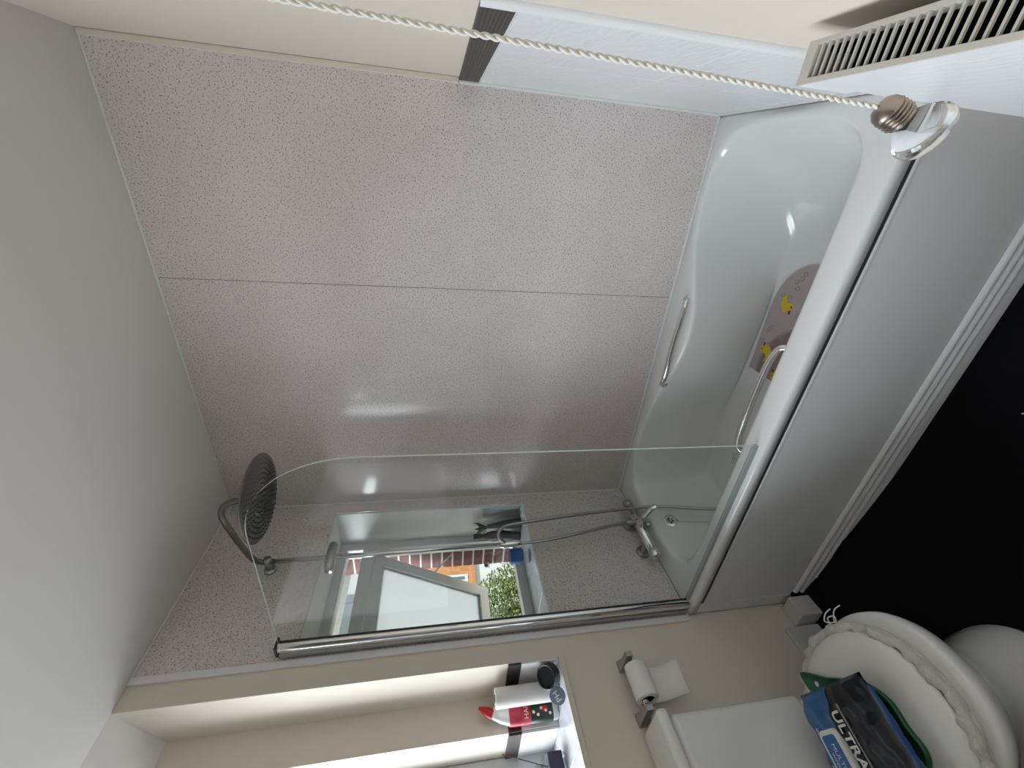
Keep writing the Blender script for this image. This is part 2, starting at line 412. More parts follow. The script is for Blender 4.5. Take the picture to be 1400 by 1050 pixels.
M['front'] = mat('bounce_cut_dark', (.16, .17, .16), .7)  # dark tone chosen to soak up bounced light in the room
wall_front = struct(box('wall_front', -.5, 1.8, -2.42, -2.30, -.1, H+.1, M['front']), 'unseen wall behind the photographer, darkened to cut bounced light')
door_1 = struct(box('door_1', .75, 1.51, -2.30, -2.27, .0, 1.98, M['skirt'], bevel=.003), 'painted door behind the photographer')
boxes('door_panel', [(.85, 1.10, -2.272, -2.264, .2, .9), (1.16, 1.41, -2.272, -2.264, .2, .9), (.85, 1.10, -2.272, -2.264, 1.05, 1.85), (1.16, 1.41, -2.272, -2.264, 1.05, 1.85)], M['skirt'], door_1, bevel=.004)
tube('door_handle', [(.80, -2.27, 1.0), (.80, -2.225, 1.0), (.90, -2.222, 1.0)], .009, M['chrome'], door_1, 10)
trim_n = [0]
def trim(x0, x1, y0, y1, z0, z1, m, label, bevel=0):
    trim_n[0] += 1
    return struct(box('trim_%d' % trim_n[0], x0, x1, y0, y1, z0, z1, m, bevel=bevel), label)
trim(1.690, 1.6985, -.009, .006, RIM+.004, 1.446, M['gloss'], 'white corner bead between speckled panel and tiles', .002)
trim(1.690, 1.7055, -.007, .006, 1.447, H-.001, M['cream'], 'cream corner bead above the tiles', .002)
trim(.0062, .0102, -.0045, -.0002, RIM+.004, H-.001, M['white'], 'thin white bead in the corner by the window')
trim(.0062, 1.690, -.003, -.0002, H-.006, H-.001, M['white'], 'thin white bead under the ceiling on the long wall')
trim(.0062, .011, -.70, -.005, H-.006, H-.001, M['white'], 'thin white bead under the ceiling on the window wall')
trim(.0002, .012, -.722, -.7003, RIM+.004, H-.001, M['gloss'], 'glossy white edge strip of the speckled panel', .002)
trim(.010, 1.690, -.008, -.0002, RIM-.001, RIM+.005, M['gloss'], 'white sealant line along the back of the bath', .001)
trim(.0062, .013, -.70, -.008, RIM-.001, RIM+.005, M['gloss'], 'white sealant line at the tap end of the bath', .001)
trim(1.690, 1.6985, -.70, -.008, RIM-.001, RIM+.005, M['gloss'], 'white sealant line at the tiled end of the bath', .001)
struct(box('baseboard_left', .0003, .016, -2.29, -.792, .0, .205, M['skirt'], bevel=.004), 'painted skirting board below the toilet roll holder')
struct(box('baseboard_block', .0003, .075, -.788, -.712, .0, .150, M['skirt'], bevel=.004), 'painted skirting block in the corner by the bath')

# window by the bath
def window_bits(root, y0, y1, z0, z1, zt, x0=-.262, x1=-.20, fw=.045):
    boxes('window_frame', [(x0, x1, y0, y0+fw, z0, z1), (x0, x1, y1-fw, y1, z0, z1), (x0, x1, y0+fw, y1-fw, z0, z0+fw), (x0, x1, y0+fw, y1-fw, z1-fw, z1)], M['upvc'], root, bevel=.004)
    box('transom', x0, x1, y0+fw, y1-fw, zt-.028, zt+.028, M['upvc'], root, bevel=.004)
    box('fanlight_pane', -.236, -.230, y0+fw, y1-fw, zt+.028, z1-fw, M['pane'], root)
window_1 = bpy.data.objects.new('window_1', None); window_1.location = (-.23, -.36, 1.104); C.objects.link(window_1); struct(window_1, 'white plastic window by the bath with its casement tipped open')
window_bits(window_1, -.66, -.06, 1.104, 1.977, 1.838, fw=.042)
box('reveal_lining', -.199, -.002, -.0640, -.0602, 1.1045, 1.9765, M['lining'], window_1)
box('reveal_lining', -.199, -.002, -.6595, -.0642, 1.9735, 1.9768, M['lining'], window_1)
box('reveal_lining', -.199, -.002, -.6598, -.6560, 1.1045, 1.9733, M['lining'], window_1)
# casement hung from the transom and pushed outwards
def cas(u, d):      # u down the sash, d out of its face -> (x, z)
    dx, dz = -.34, -.57; l = math.hypot(dx, dz); dx /= l; dz /= l
    return (-.232 + dx*u + dz*d, 1.818 + dz*u - dx*d)
def sash(name, y0, y1, u0, u1, d0, d1, m, parent):
    V = []
    for u in (u0, u1):
        for d in (d0, d1):
            x, z = cas(u, d)
            for y in (y0, y1): V.append((x, y, z))
    return mobj(name, V, [(0,1,3,2), (4,6,7,5), (0,4,5,1), (2,3,7,6), (0,2,6,4), (1,5,7,3)], m, parent)
SU = .655
for nm, a in (('sash_rail', (-.63, -.112, 0, .05)), ('sash_rail', (-.63, -.112, SU-.05, SU)), ('sash_stile', (-.162, -.112, .05, SU-.05)), ('sash_stile', (-.63, -.58, .05, SU-.05))):
    sash(nm, a[0], a[1], a[2], a[3], -.014, .030, M['upvc'], window_1)
for nm, a in (('glazing_bead', (-.58, -.162, .05, .062)), ('glazing_bead', (-.58, -.162, SU-.062, SU-.05)), ('glazing_bead', (-.172, -.162, .062, SU-.062))):
    sash(nm, a[0], a[1], a[2], a[3], .004, .022, M['chrome_d'], window_1)
sash('frosted_pane', -.58, -.162, .05, SU-.05, .0, .006, M['frost'], window_1)
x_, z_ = cas(.33, .0)
tube('stay_arm', [(-.262, -.108, 1.44), (x_, -.112, z_)], .004, M['chrome_d'], window_1, 8)
x_, z_ = cas(SU-.02, -.02)
tube('sash_handle', [(x_, -.36, z_), (x_+.03, -.36, z_+.0), (x_+.035, -.36, z_+.05)], .007, M['upvc'], window_1, 8)
window_2 = bpy.data.objects.new('window_2', None); window_2.location = (-.40, -1.37, 1.104); C.objects.link(window_2); struct(window_2, 'white plastic window above the toilet')
boxes('window_frame', [(-.42, -.37, -.955, -.905, 1.105, 2.30), (-.42, -.37, -2.22, -2.17, 1.105, 2.30), (-.42, -.37, -2.17, -.955, 1.105, 1.155), (-.42, -.37, -2.17, -.955, 2.25, 2.30), (-.42, -.37, -1.585, -1.535, 1.155, 2.25)], M['upvc'], window_2, bevel=.004)
box('window_pane', -.398, -.392, -1.535, -.955, 1.155, 2.25, M['pane'], window_2)
box('window_pane', -.398, -.392, -2.17, -1.585, 1.155, 2.25, M['pane'], window_2)

# ================================================================== OUTSIDE
ground = struct(box('ground', -40, -.9, -20, 40, -2.8, -2.6, M['grass']), 'grassy gardens below the window')
struct(box('ground_bounce_slab', -2.4, -.44, -4.6, -.80, .80, .92, M['whitep']), 'added pale slab outside the second window, bounces light to the ceiling')  # unseen slab added to throw daylight up onto the ceiling
house = thing('neighbouring_house', 'terracotta brick house with a pale upper storey beyond the open window', 'house', (-11, 8, -2.6))
box('brick_wall', -14, -8, 4.6, 16, -2.6, 2.35, M['orange'], house)
box('rendered_storey', -13.9, -7.95, 5.18, 16, 2.35, 4.6, M['render'], house)
box('corner_board', -7.97, -7.9, 5.0, 5.2, 2.3, 4.5, M['chrome_d'], house)
V = [(-14.2, 4.4, 4.5), (-7.7, 4.4, 4.5), (-14.2, 16.2, 4.5), (-7.7, 16.2, 4.5), (-11, 4.4, 6.3), (-11, 16.2, 6.3)]
mobj('roof', V, [(0, 1, 4), (2, 5, 3), (0, 4, 5, 2), (1, 3, 5, 4), (0, 2, 3, 1)], M['roof'], house)
for (ya, yb, za, zb) in ((5.30, 5.52, .75, 1.55), (5.95, 6.3, 1.35, 2.1), (6.8, 7.6, .6, 1.8)):
    wn = box('window', -8.0, -7.94, ya, yb, za, zb, M['white'], house)
    box('pane', -7.96, -7.93, ya+.07, yb-.07, za+.09, zb-.09, M['greyblue'], wn)
gar = thing('white_outbuilding', 'low white outbuilding in front of the terracotta house', 'outbuilding', (-6.5, 4.4, -2.6))
box('wall', -7.0, -6.2, 3.4, 4.55, -2.6, .74, M['whitep'], gar)
box('flat_roof', -7.1, -6.1, 3.3, 4.60, .74, .82, M['orange'], gar)
box('vent', -6.19, -6.16, 4.35, 4.5, .45, .52, M['dark'], gar)
eav = thing('eaves', 'pale eaves board projecting over the bath window', 'eaves', (-.6, .2, 2.15))
box('soffit_board', -1.02, -.43, -.05, 2.0, 2.15, 2.165, M['render'], eav)
box('fascia_board', -1.04, -1.02, -.05, 2.0, 2.09, 2.20, M['beige'], eav)
def bush(name, label, loc, r, h, nl, mats, seed):
    random.seed(seed); t = thing(name, label, 'tree', loc)
    for k in range(4):
        a = random.random()*6.28; tube('stem', smooth_path([(loc[0], loc[1], loc[2]), (loc[0]+.15*math.cos(a), loc[1]+.15*math.sin(a), loc[2]+h*.5), (loc[0]+r*.5*math.cos(a), loc[1]+r*.5*math.sin(a), loc[2]+h*.9)], 4), [.04]*8+[.015], M['bark'], t, 6)
    for mi, mm in enumerate(mats):
        V = []; F = []
        for _ in range(nl):
            while True:
                p = Vector((random.uniform(-1, 1), random.uniform(-1, 1), random.uniform(-1, 1)))
                if .35 < p.length < 1: break
            c = Vector(loc) + Vector((p.x*r, p.y*r, h*.62 + p.z*h*.42)); s = random.uniform(.018, .035)
            _, a, b = frame_of((random.gauss(0, 1), random.gauss(0, 1), random.gauss(0, 1)+.3)); o = len(V)
            V += [c-a*s, c-b*s*.5, c+a*s, c+b*s*.5]; F.append((o, o+1, o+2, o+3))
        f = mobj('foliage', V, F, mm, t); f['kind'] = 'stuff'
bush('garden_tree', 'yellow-green tree beyond the open window beside the white outbuilding', (-5.2, 2.95, -2.6), .62, 3.4, 7000, [M['leaf'], M['leafd']], 3)
bush('garden_tree', 'dark green bush low in the garden beyond the bath window', (-4.3, 1.6, -2.6), .7, 2.6, 4500, [M['leafd'], M['leaf']], 5)

# ================================================================== BATH
bath = thing('bathtub', 'white acrylic bath with plain front panel and chrome grips', 'bathtub', (.85, -.35, 0))
CX, CY, SX = .88, -.335, .42
def closed_spline(P, k=14):
    n = len(P); out = []
    for i in range(n):
        p0, p1, p2, p3 = [np.array(P[(i+j) % n], float) for j in (-1, 0, 1, 2)]
        for j in range(k):
            t = j/k; out.append(.5*((2*p1)+(p2-p0)*t+(2*p0-5*p1+4*p2-p3)*t*t+(3*p1-p0-3*p2+p3)*t**3))
    return np.array(out)
NB = 144
def polar(poly):
    d = (poly - np.array([CX, CY]))*np.array([SX, 1]); a = np.unwrap(np.arctan2(d[:, 1], d[:, 0])); r = np.hypot(d[:, 0], d[:, 1])
    if a[-1] < a[0]: a = a[::-1]; r = r[::-1]
    a2 = np.concatenate([a-2*np.pi, a, a+2*np.pi]); r2 = np.concatenate([r, r, r]); o = np.argsort(a2)
    th = np.linspace(0, 2*np.pi, NB, endpoint=False); rr = np.interp(th, a2[o], r2[o])
    return np.stack([CX+rr*np.cos(th)/SX, CY+rr*np.sin(th)], 1)
inner = closed_spline([(1.655, -.22), (1.655, -.44), (1.635, -.545), (1.575, -.602), (1.45, -.616), (1.0, -.620), (.5, -.620), (.22, -.605), (.135, -.545), (.115, -.42), (.115, -.25), (.135, -.13), (.22, -.075), (.38, -.062), (.52, -.075), (.67, -.115), (.82, -.165), (.95, -.185), (1.06, -.17), (1.18, -.115), (1.30, -.062), (1.45, -.042), (1.57, -.055), (1.63, -.11)])
bottom = closed_spline([(1.36, -.25), (1.36, -.43), (1.32, -.51), (1.22, -.545), (.95, -.55), (.6, -.55), (.32, -.54), (.25, -.49), (.235, -.34), (.25, -.19), (.32, -.14), (.6, -.125), (.95, -.125), (1.22, -.13), (1.32, -.165)])
sq = []
x0, x1, y0, y1 = .006, 1.697, -.70, -.002
def seg(a, b, k=200): return [(a[0]+(b[0]-a[0])*i/k, a[1]+(b[1]-a[1])*i/k) for i in range(k)]
sq = np.array(seg((x1, y1), (x0, y1))+seg((x0, y1), (x0, y0))+seg((x0, y0), (x1, y0))+seg((x1, y0), (x1, y1)))
RI, RB, RO = polar(inner), polar(bottom), polar(sq)
for cx, cy in ((x0, y0), (x0, y1), (x1, y0), (x1, y1)):
    k = np.argmin(np.hypot(RO[:, 0]-cx, RO[:, 1]-cy)); RO[k] = (cx, cy)
def shrink(R, d): 
    c = np.array([CX, CY]); v = R-c; return c + v*(1 - d/np.hypot(v[:, 0]*SX, v[:, 1])[:, None])
rings = []
def ring(R, z): rings.append([(p[0], p[1], z) for p in R])
ring(shrink(RO, .012), .5225); ring(RO, .524); ring(RO, RIM-.010); ring(shrink(RO, .003), RIM-.003); ring(shrink(RO, .008), RIM)
ring(RO*.5+RI*.5, RIM+.002)
ring(RI + (RO-RI)*.18, RIM+.001); ring(RI + (RO-RI)*.05, RIM-.002); ring(RI - (RI-RB)*.01, RIM-.008); ring(RI-(RI-RB)*.035, RIM-.022)
ZB = .20
for s in (.12, .22, .34, .46, .58, .70, .80, .88, .94, .98):
    wv = .06 + .60*s + .26*s**4
    ring(RI*(1-wv)+RB*wv, RIM-.02-(RIM-.02-ZB)*(1-(1-s)**1.15))
ring(RB, ZB+.001)
for s in (.88, .6, .3, .05): ring(np.array([CX-.1, CY])+(RB-np.array([CX-.1, CY]))*s, ZB-.004+.004*s)
loft('tub_shell', rings, M['bath'], bath, cap0=False)
box('front_panel', .03, 1.69, -.694, -.686, .118, .509, M['panelw'], bath)
box('panel_top_lip', .065, 1.685, -.6985, -.694, .499, .5085, M['panelw'], bath, bevel=.002)
box('panel_gap_shade', .064, 1.688, -.6955, -.687, .5095, .5222, M['seal_and_shade'], bath)  # dark strip stands in for the shade in the open gap
box('panel_end_post', .008, .063, -.697, -.686, .118, .5205, M['panelw'], bath, bevel=.003)
V = []; prof = [(-.694, .119)]
for k in range(3):
    zt = .118-k*.027
    for a in range(9):
        q = math.pi*a/8; prof.append((-.694-.011*math.sin(q), zt-.0125+.0105*math.cos(q)))
prof += [(-.699, .034), (-.699, .0), (-.690, .0), (-.690, .119)]
n = len(prof)
for x in (.078, 1.69): V += [(x, y, z) for y, z in prof]
pl = mobj('ribbed_plinth', V, [tuple(range(n-1, -1, -1)), tuple(range(n, 2*n))]+[(k, (k+1) % n, n+(k+1) % n, n+k) for k in range(n)], M['panelw'], bath, True); autosmooth(pl, 60)
lathe('plinth_screw', [(.006, 0), (.006, .004), (.003, .006), (0, .0062)], (.17, -.700, .055), M['whitep'], bath, (0, -1, 0), 12)
def grip(y, z, side):
    g = [(.715, y+side*.028, z-.012), (.725, y+side*.010, z), (.78, y, z+.006), (.90, y, z+.010), (1.02, y, z+.006), (1.075, y+side*.010, z), (1.085, y+side*.028, z-.012)]
    p = smooth_path(g, 5); m = len(p)
    rs = [.0085+.003*math.sin(math.pi*i/(m-1)) for i in range(m)]
    o = tube('grab_handle', p, rs, M['chrome'], bath, 12)
    for x in (.715, 1.085):
        lathe('handle_mount', [(.017, 0), (.017, .008), (.011, .014)], (x, y+side*.030, z-.020), M['chrome'], o, (0, -side*.55, .8), 16)
grip(-.150, .575, 1)
grip(-.572, .531, -1)
ov = lathe('overflow_cover', [(.033, 0), (.033, .003), (.026, .007), (.020, .007), (.020, .004), (0, .004)], (.128, -.345, .478), M['chrome'], bath, (.95, 0, .3), 24)
for k in range(6):
    a = k*math.pi/3; lathe('overflow_slot', [(.0035, 0), (.0035, .001)], (.135, -.345+.011*math.cos(a), .480+.011*math.sin(a)), M['dark'], ov, (.95, 0, .3), 8)
tube('plug_chain', smooth_path([(.134, -.352, .47), (.17, -.40, .34), (.23, -.46, .26), (.30, -.47, .207)], 8), .0012, M['chrome_d'], bath, 6)
lathe('waste_plug', [(.030, 0), (.030, .006), (.018, .010), (0, .011)], (.33, -.40, .199), M['chrome'], bath, (0, 0, 1), 24)

# bath mat with printed ducks
bmat = thing('bath_mat', 'brown vinyl bath mat with printed yellow ducks inside the bath', 'bath mat', (1.04, -.34, .203))
pts = []
pts += [(.815, -.525), (.815, -.155)]
for k in range(25):
    q = math.pi/2 - math.pi*k/24; pts.append((1.07+.205*math.copysign(abs(math.cos(q))**.8, math.cos(q)), -.34+.195*math.copysign(abs(math.sin(q))**.9, math.sin(q))))
def slab(name, poly, z0, z1, m, parent):
    n = len(poly); V = [(x, y, z0) for x, y in poly]+[(x, y, z1) for x, y in poly]
    return mobj(name, V, [tuple(range(n-1, -1, -1)), tuple(range(n, 2*n))]+[(k, (k+1) % n, n+(k+1) % n, n+k) for k in range(n)], m, parent)
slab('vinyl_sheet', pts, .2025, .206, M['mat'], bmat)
random.seed(4); parts = []
for _ in range(70):
    x, y = random.uniform(.84, 1.24), random.uniform(-.51, -.17)
    if ((x-1.07)/.2)**2+((y+.34)/.19)**2 > .9 and x > 1.07: continue
    parts.append(tube_data([(x+.008*math.cos(a*.785), y+.008*math.sin(a*.785), .2065) for a in range(8)], .0012, 5, True))
multi('embossed_rings', parts, M['matring'], bmat)['kind'] = 'stuff'
def duck(x, y, rot, s=1.0):
    P = [(.034, .006), (.026, -.012), (.008, -.020), (-.014, -.018), (-.030, -.004), (-.036, .014), (-.022, .006), (-.006, .008), (-.002, .020), (.008, .032), (.022, .032), (.030, .020), (.026, .010)]
    P = closed_spline(P, 5); c, q = math.cos(rot), math.sin(rot)
    d = slab('duck_print', [(x+s*(a*c-b*q), y+s*(a*q+b*c)) for a, b in P], .2061, .2072, M['duck'], bmat)
    bx_ = [(.028, .020), (.042, .018), (.040, .010), (.027, .014)]
    slab('beak', [(x+s*(a*c-b*q), y+s*(a*q+b*c)) for a, b in bx_], .2073, .2080, M['beak'], d)
    ex, ey = x+s*(.016*c-.025*q), y+s*(.016*q+.025*c)
    lathe('eye', [(.0035*s, 0), (.0035*s, .0006)], (ex, ey, .2072), M['seal_and_shade'], d, n=8)
duck(1.105, -.212, math.pi+.5); duck(.905, -.215, .35); duck(.835, -.31, .6); duck(1.10, -.42, 2.2); duck(.95, -.46, -.6)

# ================================================================== BATH SCREEN
scr = thing('bath_screen', 'clear glass bath screen with rounded corner and chrome wall post', 'shower screen', (.03, -.68, RIM))
poly = [(.052, RIM+.014), (.800, RIM+.014)]
for k in range(21):
    q = math.pi/2*k/20; poly.append((.535+.270*math.cos(q)**.92, 1.70+.315*math.sin(q)**.92))
poly += [(.052, 2.02)]
n = len(poly); V = [(x, -.6785, z) for x, z in poly]+[(x, -.6725, z) for x, z in poly]
gp = mobj('glass_pane', V, [tuple(range(n-1, -1, -1)), tuple(range(n, 2*n))], M['glass'], scr)
V = [(x, -.6785, z) for x, z in poly]+[(x, -.6725, z) for x, z in poly]
mobj('glass_edge', V, [(k, k+1, n+k+1, n+k) for k in range(n-1)], M['edge'], gp)
box('wall_channel', .0125, .034, -.697, -.664, RIM+.006, 2.018, M['chrome_d'], scr, bevel=.003)
pts = [(.050+.021*math.cos(2*math.pi*k/20), -.6805+.0165*math.sin(2*math.pi*k/20)) for k in range(20)]
rr = [[(x, y, z) for x, y in pts] for z in (RIM+.008, 2.018)]
po = loft('chrome_post', rr, M['chrome'], scr); autosmooth(po)
box('post_cap', .028, .073, -.700, -.660, 2.0182, 2.026, M['seal_and_shade'], scr, bevel=.002)
box('bottom_seal', .075, .800, -.681, -.670, RIM+.002, RIM+.0155, M['clear'], scr)
box('seal_strip', .0702, .0745, -.677, -.674, RIM+.012, 2.015, M['seal_and_shade'], scr)
text('etched_mark', 'ccc0', .020, (.757, -.6790, .629), (1, 0, .03), (0, 0, 1), M['etch'], gp, .0002)

# ================================================================== SHOWER
sh = thing('shower_set', 'chrome bar mixer shower with riser rail, round rain head and hose', 'shower', (.05, -.345, .6))
RX, RY = .055, -.346
tube('riser_rail', [(RX, RY, 1.215), (RX, RY, 2.15)], .0098, M['chrome'], sh, 14)
hx, hy, hz = .420, -.385, 2.108
arm = smooth_path([(RX, RY, 2.14), (RX, RY, 2.175), (RX+.012, RY-.001, 2.198), (RX+.045, RY-.005, 2.212), (.18, -.360, 2.228), (.30, -.374, 2.243), (.350, -.379, 2.243), (.388, -.382, 2.224), (.408, -.384, 2.185), (hx, hy, hz+.012)], 6)
tube('shower_arm', arm, .0105, M['headm'], sh, 14)
DR = .150
hd = lathe('rain_head', [(.018, .018), (.020, .008), (DR-.004, .006), (DR, .003), (DR, -.002), (DR-.003, -.004), (0, -.004)], (hx, hy, hz), M['headm'], sh, (.03, 0, 1), 48)
parts = []
for rr_ in range(1, 9):
    for k in range(rr_*6):
        a = 2*math.pi*k/(rr_*6); rad = rr_*.0165
        parts.append(lathe_data([(.0032, 0), (.0026, .004), (0, .0045)], (hx+rad*math.cos(a), hy+rad*math.sin(a), hz-.0038-.03*rad*math.cos(a)*0), (0, 0, -1), 6))
multi('spray_nozzles', parts, M['nozzle'], hd)
tube('rail_bracket', [(.008, RY-.002, 2.158), (.075, RY-.002, 2.158)], .014, M['chrome_d'], sh, 14)
lathe('bracket_flange', [(.022, 0), (.022, .010), (.014, .016)], (.0065, RY-.002, 2.158), M['chrome_d'], sh, (1, 0, 0), 20)
sl = tube('slider_clamp', [(.070, -.300, 1.928), (.075, -.360, 1.926), (.085, -.430, 1.915)], [.018, .019, .017], M['chrome_d'], sh, 16)
text('clamp_mark', 'T///', .022, (.092, -.408, 1.930), (.15, -1, -.15), (.5, -.1, .9), M['etch'], sl, .0003)
lathe('diverter', [(.012, -.045), (.017, -.03), (.017, .03), (.012, .045)], (RX, RY, 1.205), M['chrome'], sh, (0, 0, 1), 18)
MX, MZ = .082, .605
tube('mixer_bar', [(MX, -.20, MZ), (MX, -.455, MZ)], .0205, M['chrome'], sh, 20)
lathe('temperature_knob', [(.0205, 0), (.023, .004), (.023, .030), (.019, .036), (0, .037)], (MX, -.455, MZ), M['chrome'], sh, (0, -1, 0), 20)
lathe('flow_knob', [(.0205, 0), (.023, .004), (.023, .026), (.019, .031), (0, .032)], (MX, -.20, MZ), M['chrome_d'], sh, (0, 1, 0), 20)
for y in (-.255, -.405):
    lathe('wall_elbow', [(.030, 0), (.030, .008), (.016, .012), (.014, .065)], (.0065, y, MZ+.004), M['chrome_d'], sh, (1, 0, 0), 18)
tube('bath_spout', smooth_path([(MX, -.33, MZ+.002), (.13, -.33, MZ+.004), (.19, -.33, .580), (.205, -.33, .560)], 5), [.017]*5+[.016]*5+[.0155]*6, M['chrome'], sh, 16)
lathe('hose_outlet', [(.012, 0), (.012, .03), (.009, .034)], (MX, -.296, MZ+.018), M['chrome_d'], sh, (0, 0, 1), 14)
lathe('diverter_knob', [(.012, 0), (.014, .012), (.012, .022), (0, .023)], (.112, -.345, MZ-.014), M['chrome_d'], sh, (.3, 0, -1), 14)
tube('supply_hose', smooth_path([(RX, RY, 1.165), (.062, -.350, 1.10), (.075, -.352, 1.02), (.082, -.335, .88), (.082, -.308, .74), (MX, -.296, .648)], 8), .0068, M['chrome_d'], sh, 10)
tube('handset_hose', smooth_path([(RX+.012, RY, 1.232), (.10, -.345, 1.258), (.122, -.325, 1.252), (.122, -.302, 1.20), (.122, -.278, 1.0), (.121, -.256, .74), (.125, -.252, .62), (.150, -.275, .50), (.22, -.37, .36), (.30, -.45, .235), (.40, -.47, .215), (.55, -.42, .213)], 8), .0072, M['chrome_d'], sh, 10)
hs = lathe('handset', [(.012, 0), (.014, .02), (.014, .12), (.018, .14)], (.545, -.42, .218), M['chrome'], sh, (1, .25, .02), 14)

# ================================================================== THINGS ON THE BATH WINDOW SILL
Z0 = 1.1045
t = thing('clear_bottle', 'clear plastic bottle with blue label on the bath window sill', 'bottle', (-.055, -.322, Z0))
lathe('bottle_body', [(.028, 0), (.031, .004), (.031, .115), (.026, .135), (.013, .150), (.013, .165)], (-.055, -.322, Z0), M['clear'], t)
lathe('bottle_label', [(.0315, .035), (.0318, .036), (.0318, .090), (.0315, .091)], (-.055, -.322, Z0), M['bluelab'], t)
lathe('bottle_cap', [(.022, .158), (.024, .162), (.024, .195), (.020, .20), (0, .2)], (-.055, -.322, Z0), M['clear'], t)
t = thing('vase', 'smoky tapered vase holding a small green plant behind the glass screen', 'vase', (-.092, -.108, Z0))
lathe('vase_body', [(.030, 0), (.033, .006), (.030, .05), (.018, .12), (.010, .165), (.010, .17)], (-.092, -.108, Z0), M['vase'], t)
random.seed(11); 
for k in range(16):
    a = k*2.4; r_ = .012+.03*random.random(); z1 = .19+.05*random.random()
    b = Vector((-.092, -.112, Z0+.16)); e = b+Vector((r_*math.cos(a), r_*math.sin(a)*.6-.01, z1-.16)); d = (e-b).normalized(); s = d.cross(Vector((0, 0, 1))).normalized()*.008
    mid = b.lerp(e, .65)
    mobj('leaf', [b, mid-s, e, mid+s+Vector((0, 0, .004)), mid+Vector((0, 0, .006))], [(0, 1, 4), (1, 2, 4), (2, 3, 4), (3, 0, 4)], M['plant'], t)
t = thing('brown_bottle', 'dark brown bottle in the corner of the bath window sill', 'bottle', (-.150, -.118, Z0))
lathe('bottle_body', [(.024, 0), (.026, .004), (.026, .14), (.020, .165), (.012, .18), (.012, .20)], (-.150, -.118, Z0), M['amber'], t)
lathe('bottle_label', [(.0263, .03), (.0266, .031), (.0266, .10), (.0263, .101)], (-.150, -.118, Z0), M['darkgreen'], t)
lathe('bottle_cap', [(.014, .195), (.016, .198), (.016, .232), (.012, .236), (0, .236)], (-.150, -.118, Z0), M['vase'], t)
t = thing('glass_tumbler', 'small clear tumbler upside down in the corner behind the shower rail', 'tumbler', (-.022, -.088, Z0))
lathe('tumbler_wall', [(.026, 0), (.027, .002), (.024, .17), (.022, .19), (0, .192)], (-.022, -.088, Z0), M['clear'], t)
lathe('tumbler_rim', [(.027, .0), (.0285, .003), (.027, .006)], (-.022, -.088, Z0), M['edge'], t)

# ================================================================== THINGS ON THE TILED LEDGE
t = thing('kitchen_roll', 'white kitchen roll standing on the tiled ledge', 'paper roll', (-.098, -.843, Z0))
lathe('paper', [(.012, .0), (.029, 0), (.030, .002), (.030, .218), (.029, .22), (.013, .22), (.013, .20)], (-.098, -.843, Z0), M['paper'], t, n=40)
lathe('card_core', [(.0127, .0), (.0127, .221), (.0115, .221), (.0115, .21), (0, .21)], (-.098, -.843, Z0), M['card'], t)
t = thing('candle_pot', 'dark charcoal open pot tipped over in the corner of the tiled ledge', 'pot', (-.040, -.835, Z0))
_pa = Vector((.55, -.42, .72)).normalized(); _pb = Vector((-.030, -.824, Z0+.0262))
lathe('pot_body', [(.026, 0), (.0345, .004), (.036, .040), (.034, .042), (.031, .040), (.030, .012), (0, .011)], _pb, M['charcoal'], t, _pa, n=32)
lathe('pot_inside', [(.0312, .038), (.0303, .013), (0, .0125)], _pb, M['black'], t, _pa, n=32)
t = thing('round_lid', 'small grey-blue round lid leaning on the charcoal pot', 'lid', (-.022, -.893, Z0))
_ax = Vector((.72, -.55, .42)).normalized(); _c = Vector((-.020, -.894, Z0+.0265))
lathe('lid_disc', [(.025, -.003), (.026, -.002), (.026, .002), (.025, .003), (0, .003)], _c, M['greyblue'], t, _ax, 28)
_r2 = Vector((.1, .75, .65)); text('lid_letters', 'PH', .026, _c+_ax*.0034, (.35, .85, .50), (-.6, -.1, .8), M['whitep'], t, .0003)
t = thing('cleaner_bottle', 'white toilet cleaner bottle with red cap and crimson label behind the kitchen roll', 'bottle', (-.150, -.885, Z0))
bx0, by0 = -.165, -.858
loft('bottle_body', [ering(bx0, by0, a, b, Z0+z, 28, 2.6) for a, b, z in ((.020, .036, 0), (.024, .041, .006), (.025, .042, .04), (.025, .042, .14), (.024, .040, .17), (.019, .030, .20), (.014, .018, .222), (.013, .014, .23))], M['white'], t)
loft('front_label', [ering(bx0, by0, a, b, Z0+z, 28, 2.6) for a, b, z in ((.0256, .0426, .10), (.0258, .0428, .101), (.0258, .0428, .155), (.0252, .0414, .172), (.0250, .0412, .173))], M['pinklab'], t)
loft('lower_label', [ering(bx0, by0, a, b, Z0+z, 28, 2.6) for a, b, z in ((.0256, .0426, .022), (.0258, .0428, .023), (.0258, .0428, .0995), (.0256, .0426, .0998))], M['darkgreen'], t)
text('brand_letters', 'HAR', .022, (bx0+.0264, by0-.016, Z0+.115), (.0, 1, 0), (0, 0, 1), M['whitep'], t, .0004)
box('letter_plate', bx0+.0245, bx0+.0261, by0-.038, by0-.0, Z0+.100, Z0+.130, M['red'], t)
lathe('red_badge', [(.010, 0), (.010, .001), (0, .001)], (bx0+.0255, by0-.016, Z0+.05), M['red'], t, (1, 0, 0), 16)
for k in range(5): lathe('white_spot', [(.005, 0), (.004, .001), (0, .001)], (bx0+.0256, by0-.030+.009*(k % 3), Z0+.034+.014*k), M['whitep'], t, (1, 0, 0), 10)
lathe('red_cap', [(.015, 0), (.016, .004), (.014, .022), (.010, .036), (.005, .048), (.004, .052)], (bx0, by0-.001, Z0+.226), M['red'], t, (.1, .45, .9), 20)
t = thing('reed_diffuser', 'dark purple labelled reed diffuser at the back of the tiled ledge', 'reed diffuser', (-.215, -1.005, Z0))
box('jar', -.245, -.187, -1.034, -.976, Z0, Z0+.078, M['clear'], t, bevel=.006)
